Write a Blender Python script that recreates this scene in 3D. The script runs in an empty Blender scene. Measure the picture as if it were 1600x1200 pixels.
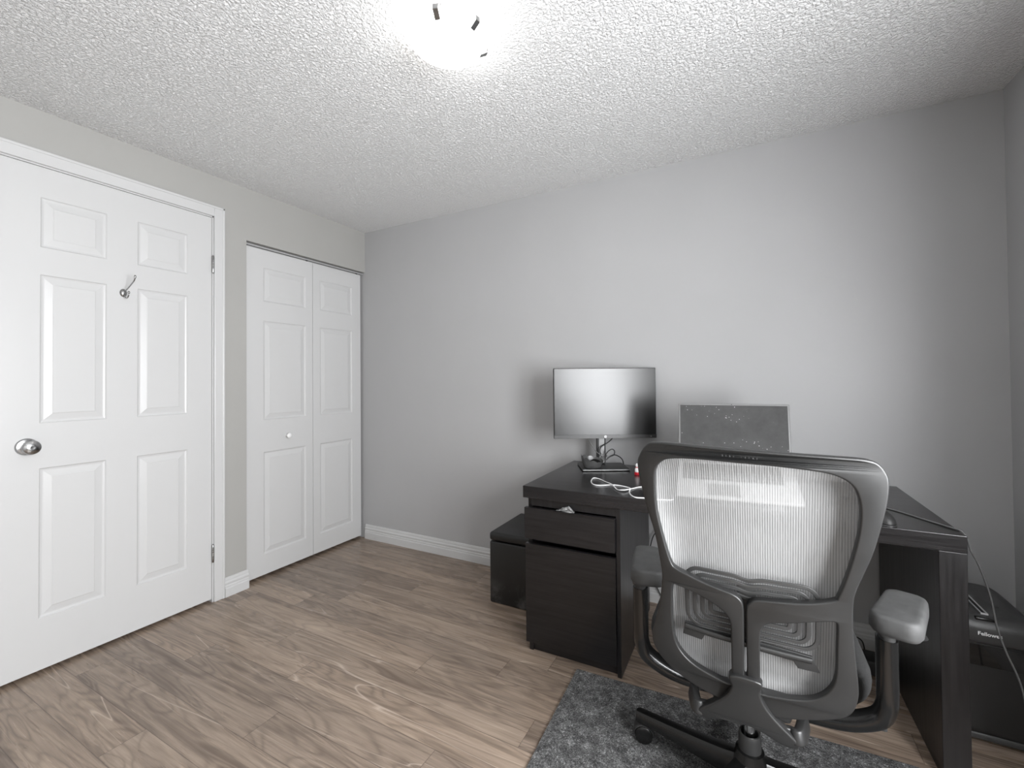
import bpy, bmesh, math, random
from mathutils import Vector, Matrix
random.seed(4)
C = bpy.context.scene.collection
PI = math.pi
V = Vector

# ------------------------------------------------------------------ camera
def make_camera():
    yaw, pitch, roll = -0.4894, 0.0137, -0.0088
    f = V((math.sin(yaw)*math.cos(pitch), math.cos(yaw)*math.cos(pitch), math.sin(pitch)))
    right = V((math.cos(yaw), -math.sin(yaw), 0))
    up = right.cross(f)
    r = right*math.cos(roll) + up*math.sin(roll)
    u = -right*math.sin(roll) + up*math.cos(roll)
    cd = bpy.data.cameras.new('camera'); co = bpy.data.objects.new('camera', cd); C.objects.link(co)
    co.matrix_world = Matrix(((r.x, u.x, -f.x, 2.513), (r.y, u.y, -f.y, -2.3917), (r.z, u.z, -f.z, 1.1618), (0, 0, 0, 1)))
    cd.sensor_fit = 'HORIZONTAL'; cd.sensor_width = 36
    cd.lens = 36*689.98/1600
    cd.shift_y = (583.93-600)/1600
    cd.clip_start = 0.02
    bpy.context.scene.camera = co
make_camera()

# ------------------------------------------------------------------ light
W, H, YB = 3.403, 2.27, -3.05          # room width, height, back wall
WIN = (-2.70, -1.48, 0.58, 1.80)       # window opening in the right wall: y0 y1 z0 z1
sc = bpy.context.scene
sc.view_settings.view_transform = 'Standard'
sc.view_settings.look = 'None'
sc.view_settings.gamma = 1
sc.view_settings.use_curve_mapping = False
sc.view_settings.exposure = 1.08
wd = bpy.data.worlds.new('sky'); sc.world = wd; wd.use_nodes = True
wd.node_tree.nodes['Background'].inputs[0].default_value = (0.80, 0.88, 1.0, 1)
wd.node_tree.nodes['Background'].inputs[1].default_value = 1.5

def area(name, loc, rot, sx, sy, power, col=(1, 1, 1)):
    l = bpy.data.lights.new(name, 'AREA'); l.shape = 'RECTANGLE'; l.size = sx; l.size_y = sy
    l.energy = power; l.color = col
    o = bpy.data.objects.new(name, l); C.objects.link(o); o.location = loc; o.rotation_euler = rot
    return o
WINDOW_POWER = 69
LAMP_GLOW = 2.2
LAMP_POWER = 0.95
area('window_daylight', (W+.09, (WIN[0]+WIN[1])/2, (WIN[2]+WIN[3])/2), (0, PI/2, 0), WIN[3]-WIN[2]-.04, WIN[1]-WIN[0]-.04, WINDOW_POWER, (0.98, 0.99, 1.0))

# ------------------------------------------------------------------ materials
def lin(c):
    return tuple((x/255/12.92 if x/255 <= .04045 else ((x/255+.055)/1.055)**2.4) for x in c) + (1,)
def G(v): return lin((v, v, v))
class NT:
    def __init__(s, name):
        s.m = bpy.data.materials.new(name); s.m.use_nodes = True; s.t = s.m.node_tree
        s.b = s.t.nodes['Principled BSDF']; s.out = s.t.nodes['Material Output']
    def n(s, typ, **kw):
        nd = s.t.nodes.new(typ)
        for k, v in kw.items():
            if k.startswith('i_'):
                key = k[2:]
                nd.inputs[int(key) if key.isdigit() else key].default_value = v
            else: setattr(nd, k, v)
        return nd
    def l(s, a, b): s.t.links.new(a, b); return s
    def math(s, op, a, b=None, c=None):
        nd = s.t.nodes.new('ShaderNodeMath'); nd.operation = op
        for i, x in enumerate((a, b, c)):
            if x is None: continue
            if isinstance(x, (int, float)): nd.inputs[i].default_value = x
            else: s.t.links.new(x, nd.inputs[i])
        return nd.outputs[0]
    def ramp(s, fac, stops):
        nd = s.t.nodes.new('ShaderNodeValToRGB'); cr = nd.color_ramp
        while len(cr.elements) < len(stops): cr.elements.new(.5)
        for e, (p, c) in zip(cr.elements, stops): e.position = p; e.color = c
        s.t.links.new(fac, nd.inputs[0]); return nd.outputs[0]
    def mix(s, fac, a, b, blend='MIX'):
        nd = s.t.nodes.new('ShaderNodeMix'); nd.data_type = 'RGBA'; nd.blend_type = blend
        for i, x in ((0, fac), (6, a), (7, b)):
            if isinstance(x, (int, float, tuple)): nd.inputs[i].default_value = x
            else: s.t.links.new(x, nd.inputs[i])
        return nd.outputs[2]
    def bump(s, h, strength, dist):
        nd = s.n('ShaderNodeBump', i_Strength=strength, i_Distance=dist)
        s.l(h, nd.inputs['Height']); s.l(nd.outputs[0], s.b.inputs['Normal']); return nd
    def set(s, **kw):
        for k, v in kw.items(): s.b.inputs[k.replace('_', ' ')].default_value = v
        return s
def simple(name, col, rough=.5, metal=0., spec=.5, noise=0., nscale=40., bump=0., bscale=200., bdist=.002, coat=0.):
    t = NT(name); t.set(Base_Color=col, Roughness=rough, Metallic=metal)
    t.b.inputs['Specular IOR Level'].default_value = spec
    if coat: t.b.inputs['Coat Weight'].default_value = coat
    co = t.n('ShaderNodeTexCoord')
    if noise:
        nz = t.n('ShaderNodeTexNoise', i_Scale=nscale, i_Detail=5.0)
        t.l(co.outputs['Object'], nz.inputs['Vector'])
        k = t.ramp(nz.outputs[0], [(.3, tuple(c*(1-noise) for c in col[:3])+(1,)), (.7, tuple(min(1, c*(1+noise)) for c in col[:3])+(1,))])
        t.l(k, t.b.inputs['Base Color'])
        t.l(t.math('MULTIPLY_ADD', nz.outputs[0], .16, rough-.08), t.b.inputs['Roughness'])
    if bump:
        nb = t.n('ShaderNodeTexNoise', i_Scale=bscale, i_Detail=3.0)
        t.l(co.outputs['Object'], nb.inputs['Vector']); t.bump(nb.outputs[0], bump, bdist)
    return t.m

M = {}
M['wall'] = simple('grey_wall_paint', lin((173, 173, 174)), .42, noise=.015, nscale=3, bump=.15, bscale=260, bdist=.001, spec=.4)
M['wall_warm'] = simple('warm_grey_wall_paint', lin((166, 165, 162)), .5, noise=.015, nscale=3, bump=.15, bscale=260, bdist=.001, spec=.35)
M['trim'] = simple('white_trim_paint', G(198), .32, bump=.05, bscale=60, spec=.45)
M['matt_black'] = simple('matt_black_rubber', G(22), .9, spec=.1)
M['track'] = simple('track_paint', G(170), .4)
M['dark'] = simple('dark_gap', G(30), .8)
M['white_knob'] = simple('white_plastic', G(235), .25)
M['nickel'] = simple('brushed_nickel', G(165), .22, metal=1., noise=.08, nscale=90)
M['steel'] = simple('dull_steel', G(150), .35, metal=1., noise=.08, nscale=60)
M['chrome'] = simple('gas_lift_chrome', G(190), .15, metal=1.)
M['plastic'] = simple('charcoal_plastic', G(34), .40, noise=.10, nscale=14, bump=.08, bscale=500, bdist=.0005)
M['plastic_gloss'] = simple('black_gloss_plastic', G(17), .22, spec=.6)
M['plastic_dark'] = simple('black_matt_plastic', G(40), .5, noise=.1, nscale=30, bump=.1, bscale=400, bdist=.0006)
M['pad'] = simple('worn_rubber_pad', G(60), .66, noise=.30, nscale=34, bump=.15, bscale=300, bdist=.0006)
M['seat'] = simple('dark_seat_fabric', G(38), .9, noise=.2, nscale=300, bump=.5, bscale=500, bdist=.002)
M['lumbar'] = simple('grey_lumbar_plastic', G(52), .45, noise=.06, nscale=30)
M['leather'] = simple('black_faux_leather', G(29), .42, noise=.25, nscale=9, bump=.25, bscale=180, bdist=.001)
M['monitor_black'] = simple('monitor_plastic', G(38), .4)
M['bezel'] = simple('monitor_bezel', G(58), .35)
M['stand_silver'] = simple('stand_silver', G(110), .45, metal=.6)
M['laptop'] = simple('laptop_aluminium', G(205), .4, metal=.2)
M['laptop_trim'] = simple('laptop_bezel', G(118), .5, metal=.0)
M['key'] = simple('laptop_keys', G(45), .5)
M['touch'] = simple('touchpad_grey', G(140), .35, metal=.3)
M['cable_black'] = simple('black_cable', G(28), .45)
M['cable_white'] = simple('white_cable', G(238), .35)
M['cable_grey'] = simple('grey_cable', G(96), .25)
M['red'] = simple('red_paint', lin((190, 30, 45)), .35)
M['white_toy'] = simple('white_paint', G(225), .4)
M['paper'] = simple('clear_wrapper', G(190), .2, noise=.15, nscale=60)
M['logo_white'] = simple('white_print', G(235), .5)
M['frosted'] = simple('grey_metal_dish', G(90), .4, metal=.4, noise=.2, nscale=30)
M['shred_body'] = simple('shredder_black', G(44), .35, noise=.06, nscale=10)
M['shred_top'] = simple('shredder_lid', G(64), .4, noise=.08, nscale=10)
M['glossy_window'] = simple('smoked_window', G(26), .08, coat=.4)

def ceiling_mat():
    t = NT('popcorn_ceiling'); t.set(Base_Color=G(238), Roughness=.9)
    co = t.n('ShaderNodeTexCoord')
    n1 = t.n('ShaderNodeTexNoise', i_Scale=100.0, i_Detail=4.0, i_Roughness=.55, i_Distortion=.6)
    n2 = t.n('ShaderNodeTexVoronoi', i_Scale=120.0); n2.feature = 'SMOOTH_F1'
    t.l(co.outputs['Object'], n1.inputs[0]); t.l(co.outputs['Object'], n2.inputs[0])
    a = t.ramp(n1.outputs[0], [(.42, (0, 0, 0, 1)), (.62, (1, 1, 1, 1))])
    h = t.math('SUBTRACT', a, t.math('MULTIPLY', n2.outputs[0], .6))
    t.bump(h, .9, .0055)
    return t.m
M['ceiling'] = ceiling_mat()

def floor_mat():
    t = NT('laminate_floor')
    co = t.n('ShaderNodeTexCoord'); sp = t.n('ShaderNodeSeparateXYZ'); t.l(co.outputs['Object'], sp.inputs[0])
    x, y = sp.outputs[0], sp.outputs[1]
    pw, pl = .127, 1.21
    row = t.math('FLOOR', t.math('DIVIDE', y, pw))
    wn = t.n('ShaderNodeTexWhiteNoise', noise_dimensions='1D'); t.l(row, wn.inputs['W'])
    xo = t.math('ADD', t.math('DIVIDE', x, pl), wn.outputs[0])
    col = t.math('FLOOR', xo)
    cid = t.n('ShaderNodeCombineXYZ'); t.l(row, cid.inputs[0]); t.l(col, cid.inputs[1])
    w2 = t.n('ShaderNodeTexWhiteNoise', noise_dimensions='3D'); t.l(cid.outputs[0], w2.inputs[0])
    tone = w2.outputs[0]
    # plank-local coordinates, shifted per plank
    sh = t.n('ShaderNodeVectorMath', operation='MULTIPLY_ADD')
    t.l(w2.outputs[1], sh.inputs[0]); sh.inputs[1].default_value = (9, 9, 9); t.l(co.outputs['Object'], sh.inputs[2])
    def scaled(sx, sy, src=None):
        m = t.n('ShaderNodeVectorMath', operation='MULTIPLY'); t.l(src or sh.outputs[0], m.inputs[0]); m.inputs[1].default_value = (sx, sy, 1); return m.outputs[0]
    # cathedral grain: contours of a stretched low-frequency field
    fld = t.n('ShaderNodeTexNoise', i_Scale=1.0, i_Detail=2.0, i_Roughness=.5, i_Distortion=.6); t.l(scaled(1.2, 8.5), fld.inputs[0])
    rings = t.math('SINE', t.math('MULTIPLY', fld.outputs[0], 95.0))
    ringm = t.math('MULTIPLY_ADD', rings, .5, .5)
    fine = t.n('ShaderNodeTexNoise', i_Scale=1.0, i_Detail=6.0, i_Roughness=.65); t.l(scaled(6, 130), fine.inputs[0])
    broad = t.n('ShaderNodeTexNoise', i_Scale=1.0, i_Detail=4.0, i_Roughness=.55, i_Distortion=.8); t.l(scaled(1.1, 17), broad.inputs[0])
    base = t.ramp(broad.outputs[0], [(.28, lin((108, 94, 82))), (.45, lin((146, 130, 115))), (.60, lin((163, 146, 130))), (.78, lin((180, 163, 147)))])
    c = t.mix(t.math('MULTIPLY', t.math('POWER', ringm, 3.0), .34), base, lin((168, 150, 136)))
    c = t.mix(t.math('MULTIPLY', t.math('POWER', t.math('SUBTRACT', 1.0, ringm), 4.0), .36), c, lin((92, 80, 73)))
    c = t.mix(t.ramp(fine.outputs[0], [(.40, (.34,)*3+(1,)), (.62, (0, 0, 0, 1))]), c, lin((90, 77, 69)))
    vein = t.n('ShaderNodeTexNoise', i_Scale=1.0, i_Detail=1.5, i_Distortion=.5); t.l(scaled(.55, 9.0), vein.inputs[0])
    vm = t.ramp(t.math('ABSOLUTE', t.math('SUBTRACT', vein.outputs[0], .5)), [(0, (.6, .6, .6, 1)), (.0045, (0, 0, 0, 1))])
    c = t.mix(vm, c, lin((204, 188, 174)))
    # per plank tint
    tint = t.ramp(tone, [(0, (.84, .84, .85, 1)), (.5, (1, .99, .98, 1)), (1, (1.10, 1.08, 1.06, 1))])
    c = t.mix(1.0, c, tint, 'MULTIPLY')
    # seams
    fy = t.math('FRACT', t.math('DIVIDE', y, pw)); fx = t.math('FRACT', xo)
    ey = t.math('MINIMUM', fy, t.math('SUBTRACT', 1.0, fy)); ex = t.math('MINIMUM', fx, t.math('SUBTRACT', 1.0, fx))
    sy = t.math('LESS_THAN', ey, .010); sx = t.math('LESS_THAN', ex, .0010)
    seam = t.math('MAXIMUM', sy, sx)
    c = t.mix(t.math('MULTIPLY', seam, .55), c, lin((64, 52, 46)))
    t.l(c, t.b.inputs['Base Color'])
    t.l(t.math('MULTIPLY_ADD', broad.outputs[0], .14, .20), t.b.inputs['Roughness'])
    t.b.inputs['Specular IOR Level'].default_value = .45
    h = t.math('SUBTRACT', t.math('MULTIPLY', fine.outputs[0], .25), seam)
    t.bump(h, .25, .001)
    return t.m
M['floor'] = floor_mat()

def blackbrown(name, along='X', lo=17, hi=35, rough=.32):
    t = NT(name); co = t.n('ShaderNodeTexCoord')
    m = t.n('ShaderNodeVectorMath', operation='MULTIPLY'); t.l(co.outputs['Object'], m.inputs[0])
    m.inputs[1].default_value = {'X': (4, 90, 90), 'Z': (90, 90, 4), 'Y': (90, 4, 90)}[along]
    n = t.n('ShaderNodeTexNoise', i_Scale=1.0, i_Detail=6.0, i_Roughness=.6, i_Distortion=.3); t.l(m.outputs[0], n.inputs[0])
    c = t.ramp(n.outputs[0], [(.3, lin((lo, lo-1, lo))), (.7, lin((hi, hi-2, hi-1)))])
    t.l(c, t.b.inputs['Base Color']); t.l(t.math('MULTIPLY_ADD', n.outputs[0], .2, rough-.1), t.b.inputs['Roughness'])
    t.bump(n.outputs[0], .25, .0008)
    return t.m
M['bb_x'] = blackbrown('black_brown_foil', 'X')
M['bb_top'] = blackbrown('black_brown_foil_top', 'X', 19, 36, .22)
M['bb_z'] = blackbrown('black_brown_foil_upright', 'Z')
M['bb_y'] = blackbrown('black_brown_foil_deep', 'Y')

def scuffed_mat():
    t = NT('scuffed_faux_leather'); t.set(Roughness=.42)
    co = t.n('ShaderNodeTexCoord'); sp = t.n('ShaderNodeSeparateXYZ'); t.l(co.outputs['Object'], sp.inputs[0])
    n = t.n('ShaderNodeTexNoise', i_Scale=11.0, i_Detail=6.0, i_Roughness=.65); t.l(co.outputs['Object'], n.inputs[0])
    low = t.ramp(sp.outputs[2], [(.0, (1, 1, 1, 1)), (.13, (0, 0, 0, 1))])
    f = t.math('MULTIPLY', t.ramp(n.outputs[0], [(.47, (0, 0, 0, 1)), (.68, (1, 1, 1, 1))]), low)
    t.l(t.mix(t.math('MULTIPLY', f, .55), G(28), G(128)), t.b.inputs['Base Color'])
    n2 = t.n('ShaderNodeTexNoise', i_Scale=180.0, i_Detail=3.0); t.l(co.outputs['Object'], n2.inputs[0]); t.bump(n2.outputs[0], .25, .001)
    return t.m
M['scuffed'] = scuffed_mat()
def rug_mat():
    t = NT('charcoal_needle_felt'); t.set(Roughness=1.0); t.b.inputs['Specular IOR Level'].default_value = .1
    co = t.n('ShaderNodeTexCoord')
    n = t.n('ShaderNodeTexNoise', i_Scale=200.0, i_Detail=4.0, i_Roughness=.7, i_Distortion=1.2); t.l(co.outputs['Object'], n.inputs[0])
    n2 = t.n('ShaderNodeTexNoise', i_Scale=30.0, i_Detail=3.0); t.l(co.outputs['Object'], n2.inputs[0])
    f = t.math('ADD', t.math('MULTIPLY', n.outputs[0], .75), t.math('MULTIPLY', n2.outputs[0], .25))
    c = t.ramp(f, [(.38, G(56)), (.5, G(98)), (.56, G(130)), (.66, G(200))])
    t.l(c, t.b.inputs['Base Color']); t.bump(n.outputs[0], 1.0, .006)
    return t.m
M['rug'] = rug_mat()

def fabric_mat():
    t = NT('grey_mesh_fabric'); t.set(Roughness=.7)
    co = t.n('ShaderNodeTexCoord'); sp = t.n('ShaderNodeSeparateXYZ'); t.l(co.outputs['Object'], sp.inputs[0])
    nz = t.n('ShaderNodeTexNoise', i_Scale=1.0, i_Detail=2.0)
    m = t.n('ShaderNodeVectorMath', operation='MULTIPLY'); t.l(co.outputs['Object'], m.inputs[0]); m.inputs[1].default_value = (260, 0, 30); t.l(m.outputs[0], nz.inputs[0])
    s = t.math('MULTIPLY_ADD', t.math('SINE', t.math('MULTIPLY', sp.outputs[0], 2*PI/.0042)), .5, .5)
    s2 = t.math('MULTIPLY_ADD', t.math('SINE', t.math('MULTIPLY', sp.outputs[2], 2*PI/.0024)), .5, .5)
    f = t.math('ADD', t.math('MULTIPLY', s, .55), t.math('MULTIPLY', nz.outputs[0], .6))
    c = t.ramp(f, [(.2, G(150)), (.85, G(184))]); t.l(c, t.b.inputs['Base Color'])
    t.bump(s, .3, .001)
    tr = t.n('ShaderNodeBsdfTranslucent'); t.l(c, tr.inputs[0])
    mx = t.n('ShaderNodeMixShader', i_0=.35); t.l(t.b.outputs[0], mx.inputs[1]); t.l(tr.outputs[0], mx.inputs[2])
    tp = t.n('ShaderNodeBsdfTransparent')
    fac = t.math('MULTIPLY_ADD', t.math('SUBTRACT', 1.0, s), .18, .20)
    m2 = t.n('ShaderNodeMixShader'); t.l(fac, m2.inputs[0]); t.l(mx.outputs[0], m2.inputs[1]); t.l(tp.outputs[0], m2.inputs[2])
    t.l(m2.outputs[0], t.out.inputs[0])
    return t.m
M['fabric'] = fabric_mat()

def screen_mat(name, col, rough, specks=False, spec=.5):
    t = NT(name); t.set(Base_Color=col, Roughness=rough); t.b.inputs['Specular IOR Level'].default_value = spec
    if specks:
        co = t.n('ShaderNodeTexCoord')
        n = t.n('ShaderNodeTexNoise', i_Scale=14.0, i_Detail=5.0, i_Roughness=.7); t.l(co.outputs['Object'], n.inputs[0])
        v = t.n('ShaderNodeTexVoronoi', i_Scale=95.0); t.l(co.outputs['Object'], v.inputs[0])
        sp = t.math('MULTIPLY', t.math('LESS_THAN', v.outputs[0], .16), t.math('GREATER_THAN', n.outputs[0], .53))
        c = t.mix(t.math('MULTIPLY', n.outputs[0], .35), col, G(120)); c = t.mix(t.math('MULTIPLY', sp, .6), c, G(200))
        t.l(c, t.b.inputs['Base Color'])
    return t.m
M['screen'] = screen_mat('monitor_screen', G(36), .27, spec=.55)
M['lap_screen'] = screen_mat('dusty_laptop_screen', G(46), .6, True, .25)

def emis(name, col, s, dark=None):
    t = NT(name); t.set(Base_Color=G(235), Roughness=.3)
    t.b.inputs['Emission Color'].default_value = col; t.b.inputs['Emission Strength'].default_value = s
    return t.m
M['lamp_glass'] = emis('frosted_lamp_glass', (1, .985, .96, 1), LAMP_GLOW)
def pane_mat():
    t = NT('window_glass'); gl = t.n('ShaderNodeBsdfGlossy', i_Roughness=.02); tp = t.n('ShaderNodeBsdfTransparent')
    mx = t.n('ShaderNodeMixShader', i_0=.06); t.l(tp.outputs[0], mx.inputs[1]); t.l(gl.outputs[0], mx.inputs[2]); t.l(mx.outputs[0], t.out.inputs[0]); return t.m
M['pane'] = pane_mat()

# ------------------------------------------------------------------ mesh helpers
def box(bm, x0, x1, y0, y1, z0, z1, bev=0, seg=2, mat=None):
    vs = [bm.verts.new(mat @ V(p) if mat else V(p)) for p in ((x0, y0, z0), (x1, y0, z0), (x1, y1, z0), (x0, y1, z0), (x0, y0, z1), (x1, y0, z1), (x1, y1, z1), (x0, y1, z1))]
    fs = [bm.faces.new([vs[i] for i in q]) for q in ((0, 3, 2, 1), (4, 5, 6, 7), (0, 1, 5, 4), (1, 2, 6, 5), (2, 3, 7, 6), (3, 0, 4, 7))]
    if bev:
        es = list({e for f in fs for e in f.edges})
        bmesh.ops.bevel(bm, geom=es, offset=bev, segments=seg, profile=.5, affect='EDGES')
    return bm
def B(*a, **k): return box(bmesh.new(), *a, **k)
def rbox(cx, cy, cz, sx, sy, sz, r, seg=4, rot=None):
    """box whose vertical edges are rounded with radius r and rims softly bevelled"""
    bm = bmesh.new(); n = seg
    pts = []
    for (qx, qy, a0) in ((1, 1, 0), (-1, 1, PI/2), (-1, -1, PI), (1, -1, 3*PI/2)):
        for i in range(n+1):
            a = a0+PI/2*i/n
            pts.append((qx*(sx/2-r)+r*math.cos(a), qy*(sy/2-r)+r*math.sin(a)))
    prism(bm, pts, -sz/2, sz/2)
    mt = Matrix.Translation((cx, cy, cz)) @ (rot or Matrix.Identity(4))
    bmesh.ops.transform(bm, matrix=mt, verts=bm.verts)
    return bm
def prism(bm, pts, z0, z1):
    lo = [bm.verts.new((x, y, z0)) for x, y in pts]; hi = [bm.verts.new((x, y, z1)) for x, y in pts]
    bm.faces.new(lo[::-1]); bm.faces.new(hi); n = len(pts)
    for i in range(n): bm.faces.new((lo[i], lo[(i+1) % n], hi[(i+1) % n], hi[i]))
    return bm
def lathe(bm, prof, seg=32, mat=None):
    rings = []
    for r, z in prof:
        if r < 1e-6: rings.append([bm.verts.new((mat @ V((0, 0, z))) if mat else V((0, 0, z)))])
        else: rings.append([bm.verts.new((mat @ V(p)) if mat else V(p)) for p in ((r*math.cos(2*PI*i/seg), r*math.sin(2*PI*i/seg), z) for i in range(seg))])
    for a, b in zip(rings, rings[1:]):
        for i in range(seg):
            j = (i+1) % seg
            if len(a) == 1 and len(b) == 1: continue
            if len(a) == 1: bm.faces.new((a[0], b[j], b[i]))
            elif len(b) == 1: bm.faces.new((a[i], a[j], b[0]))
            else: bm.faces.new((a[i], a[j], b[j], b[i]))
    return bm
def catmull(pts, n=6, closed=False):
    P = [V(p) for p in pts]; N = len(P); out = []
    rng = range(N) if closed else range(N-1)
    for i in rng:
        if closed: a, b, c, d = P[(i-1) % N], P[i], P[(i+1) % N], P[(i+2) % N]
        else: a, b, c, d = P[max(i-1, 0)], P[i], P[i+1], P[min(i+2, N-1)]
        for k in range(n):
            t = k/n
            out.append(.5*((2*b)+(-a+c)*t+(2*a-5*b+4*c-d)*t*t+(-a+3*b-3*c+d)*t**3))
    if not closed: out.append(P[-1])
    return out
def sweep(bm, pts, ra, rb=None, up=(0, 0, 1), seg=12, closed=False, power=2.0, cap=True):
    """elliptic / superelliptic section swept along pts; ra sideways, rb along up; both may be lists"""
    P = [V(p) for p in pts]; n = len(P); rb = ra if rb is None else rb
    fa = (lambda i: ra[i]) if isinstance(ra, (list, tuple)) else (lambda i: ra)
    fb = (lambda i: rb[i]) if isinstance(rb, (list, tuple)) else (lambda i: rb)
    U = V(up).normalized(); rings = []
    for i in range(n):
        if closed: t = P[(i+1) % n]-P[i-1]
        else: t = P[min(i+1, n-1)]-P[max(i-1, 0)]
        t.normalize()
        s = t.cross(U)
        if s.length < .15: s = t.cross(V((0.0, 1, 0.01)) if abs(U.y) < .5 else V((1, 0, .01)))
        s.normalize()
        if rings and s.dot(ps) < 0 and abs(s.dot(ps)) > .5: s = -s
        ps = s.copy(); u = s.cross(t).normalized(); U = u if u.length else U
        ring = []
        for k in range(seg):
            a = 2*PI*k/seg; c, d = math.cos(a), math.sin(a)
            c = math.copysign(abs(c)**(2/power), c); d = math.copysign(abs(d)**(2/power), d)
            ring.append(bm.verts.new(P[i]+s*c*fa(i)+u*d*fb(i)))
        rings.append(ring)
    m = n if closed else n-1
    for i in range(m):
        a, b = rings[i], rings[(i+1) % n]
        for k in range(seg):
            j = (k+1) % seg; bm.faces.new((a[k], a[j], b[j], b[k]))
    if not closed and cap:
        bm.faces.new(rings[0][::-1]); bm.faces.new(rings[-1])
    return bm
def link(name, me, parent=None):
    o = bpy.data.objects.new(name, me); C.objects.link(o)
    if parent is not None: o.parent = parent
    return o
def obj(name, bm, mat, parent=None, smooth=None, loc=None):
    bmesh.ops.recalc_face_normals(bm, faces=bm.faces)
    me = bpy.data.meshes.new(name); bm.to_mesh(me); bm.free()
    me.materials.append(M[mat] if isinstance(mat, str) else mat)
    if smooth is not None:
        for p in me.polygons: p.use_smooth = True
        me.set_sharp_from_angle(angle=math.radians(smooth))
    o = link(name, me, parent)
    if loc: o.location = loc
    return o
def thing(name, label, cat, loc=(0, 0, 0), rz=0, group=None):
    o = bpy.data.objects.new(name, None); C.objects.link(o)
    o.empty_display_size = .05
    o.location = loc; o.rotation_euler = (0, 0, rz); o['label'] = label; o['category'] = cat
    if group: o['group'] = group
    return o
def tag(o, label, cat, group=None):
    o['label'] = label; o['category'] = cat
    if group: o['group'] = group
    return o
def struct(name, bm=None, mat=None, label=None, loc=(0, 0, 0), smooth=None):
    if bm is None:
        o = bpy.data.objects.new(name, None); C.objects.link(o); o.location = loc; o.empty_display_size = .05
    else: o = obj(name, bm, mat, smooth=smooth)
    o['kind'] = 'structure'
    if label: o['label'] = label
    return o
def plate(name, polys, depth, bev, mat, parent, fmap, smooth=35, seg=2):
    """flat plate cut from closed outlines (first = outside, rest = holes), bent with fmap(u,v,w)"""
    cu = bpy.data.curves.new('tmp', 'CURVE'); cu.dimensions = '2D'; cu.fill_mode = 'BOTH'
    cu.extrude = depth/2-bev; cu.bevel_depth = bev; cu.bevel_resolution = seg; cu.offset = -bev*.55
    for pl in polys:
        s = cu.splines.new('POLY'); s.points.add(len(pl)-1)
        for i, q in enumerate(pl): s.points[i].co = (q[0], q[1], 0, 1)
        s.use_cyclic_u = True
    o = bpy.data.objects.new('tmp', cu); C.objects.link(o)
    dg = bpy.context.evaluated_depsgraph_get(); me = bpy.data.meshes.new_from_object(o.evaluated_get(dg))
    bpy.data.objects.remove(o); bpy.data.curves.remove(cu)
    bm = bmesh.new(); bm.from_mesh(me); bpy.data.meshes.remove(me)
    bmesh.ops.remove_doubles(bm, verts=bm.verts, dist=1e-5)
    for v in bm.verts: v.co = V(fmap(*v.co))
    return obj(name, bm, mat, parent, smooth=smooth)
def text(name, body, size, depth, mat, parent, mtx, offset=0, shear=0, align='CENTER'):
    cu = bpy.data.curves.new('tmp', 'FONT'); cu.body = body; cu.size = size; cu.extrude = depth; cu.offset = offset
    cu.align_x = align; cu.shear = shear
    o = bpy.data.objects.new('tmp', cu); C.objects.link(o)
    dg = bpy.context.evaluated_depsgraph_get(); me = bpy.data.meshes.new_from_object(o.evaluated_get(dg))
    bpy.data.objects.remove(o); bpy.data.curves.remove(cu)
    me.materials.clear(); me.materials.append(M[mat]); me.transform(mtx); me.name = name
    return link(name, me, parent)

# ------------------------------------------------------------------ room shell
struct('floor', B(-.75, W+.1, YB-.1, .1, -.06, 0), 'floor', 'brown grey wood laminate floor laid in planks')
struct('ceiling', B(-.75, W+.1, YB-.1, .1, H, H+.06), 'ceiling', 'white stippled popcorn ceiling')
struct('wall_back', B(-.75, W+.1, 0, .1, 0, H), 'wall', 'long grey wall behind the desk')
D0, D1, DT = -1.838, -1.062, 2.050        # door opening
K0, KT = -.885, 1.972                      # closet opening
bm = bmesh.new()
box(bm, -.11, 0, YB, D0, 0, H); box(bm, -.11, 0, D0, D1, DT, H); box(bm, -.11, 0, D1, K0, 0, H); box(bm, -.11, 0, K0, 0, KT, H)
struct('wall_left', bm, 'wall_warm', 'light warm grey wall around the two white doors')
bm = bmesh.new()
box(bm, -.75, -.65, YB, 0, 0, H); box(bm, -.65, -.11, -1.0, -.95, 0, H)  # unseen shell behind closet and door, added to stop sky light leaking in
struct('wall_light_stop', bm, 'wall', 'unseen grey wall behind closet and door, added to block sky light')
bm = bmesh.new(); T = .12
box(bm, W, W+T, YB-.1, WIN[0], 0, H); box(bm, W, W+T, WIN[1], 0, 0, H); box(bm, W, W+T, WIN[0], WIN[1], 0, WIN[2]); box(bm, W, W+T, WIN[0], WIN[1], WIN[3], H)
struct('wall_right', bm, 'wall', 'grey wall on the window side')
struct('wall_front', B(-.75, W+.1, YB-.1, YB, 0, H), 'wall_warm', 'grey wall facing the desk wall')
w1 = struct('window_1', loc=(W, (WIN[0]+WIN[1])/2, WIN[2]), label='white framed window in the right wall')
bm = bmesh.new(); a, b = (WIN[1]-WIN[0])/2, WIN[3]-WIN[2]
for (y0, y1, z0, z1) in ((-a, -a+.05, 0, b), (a-.05, a, 0, b), (-a, a, 0, .05), (-a, a, b-.05, b), (-.025, .025, 0, b)): box(bm, .02, .07, y0, y1, z0, z1, .004)
obj('window_frame', bm, 'trim', w1)
obj('window_pane', B(.040, .046, -a+.03, a-.03, .03, b-.03), 'pane', w1)
obj('window_sill', B(-.03, .03, -a-.04, a+.04, -.03, 0, .006), 'trim', w1)

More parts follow.
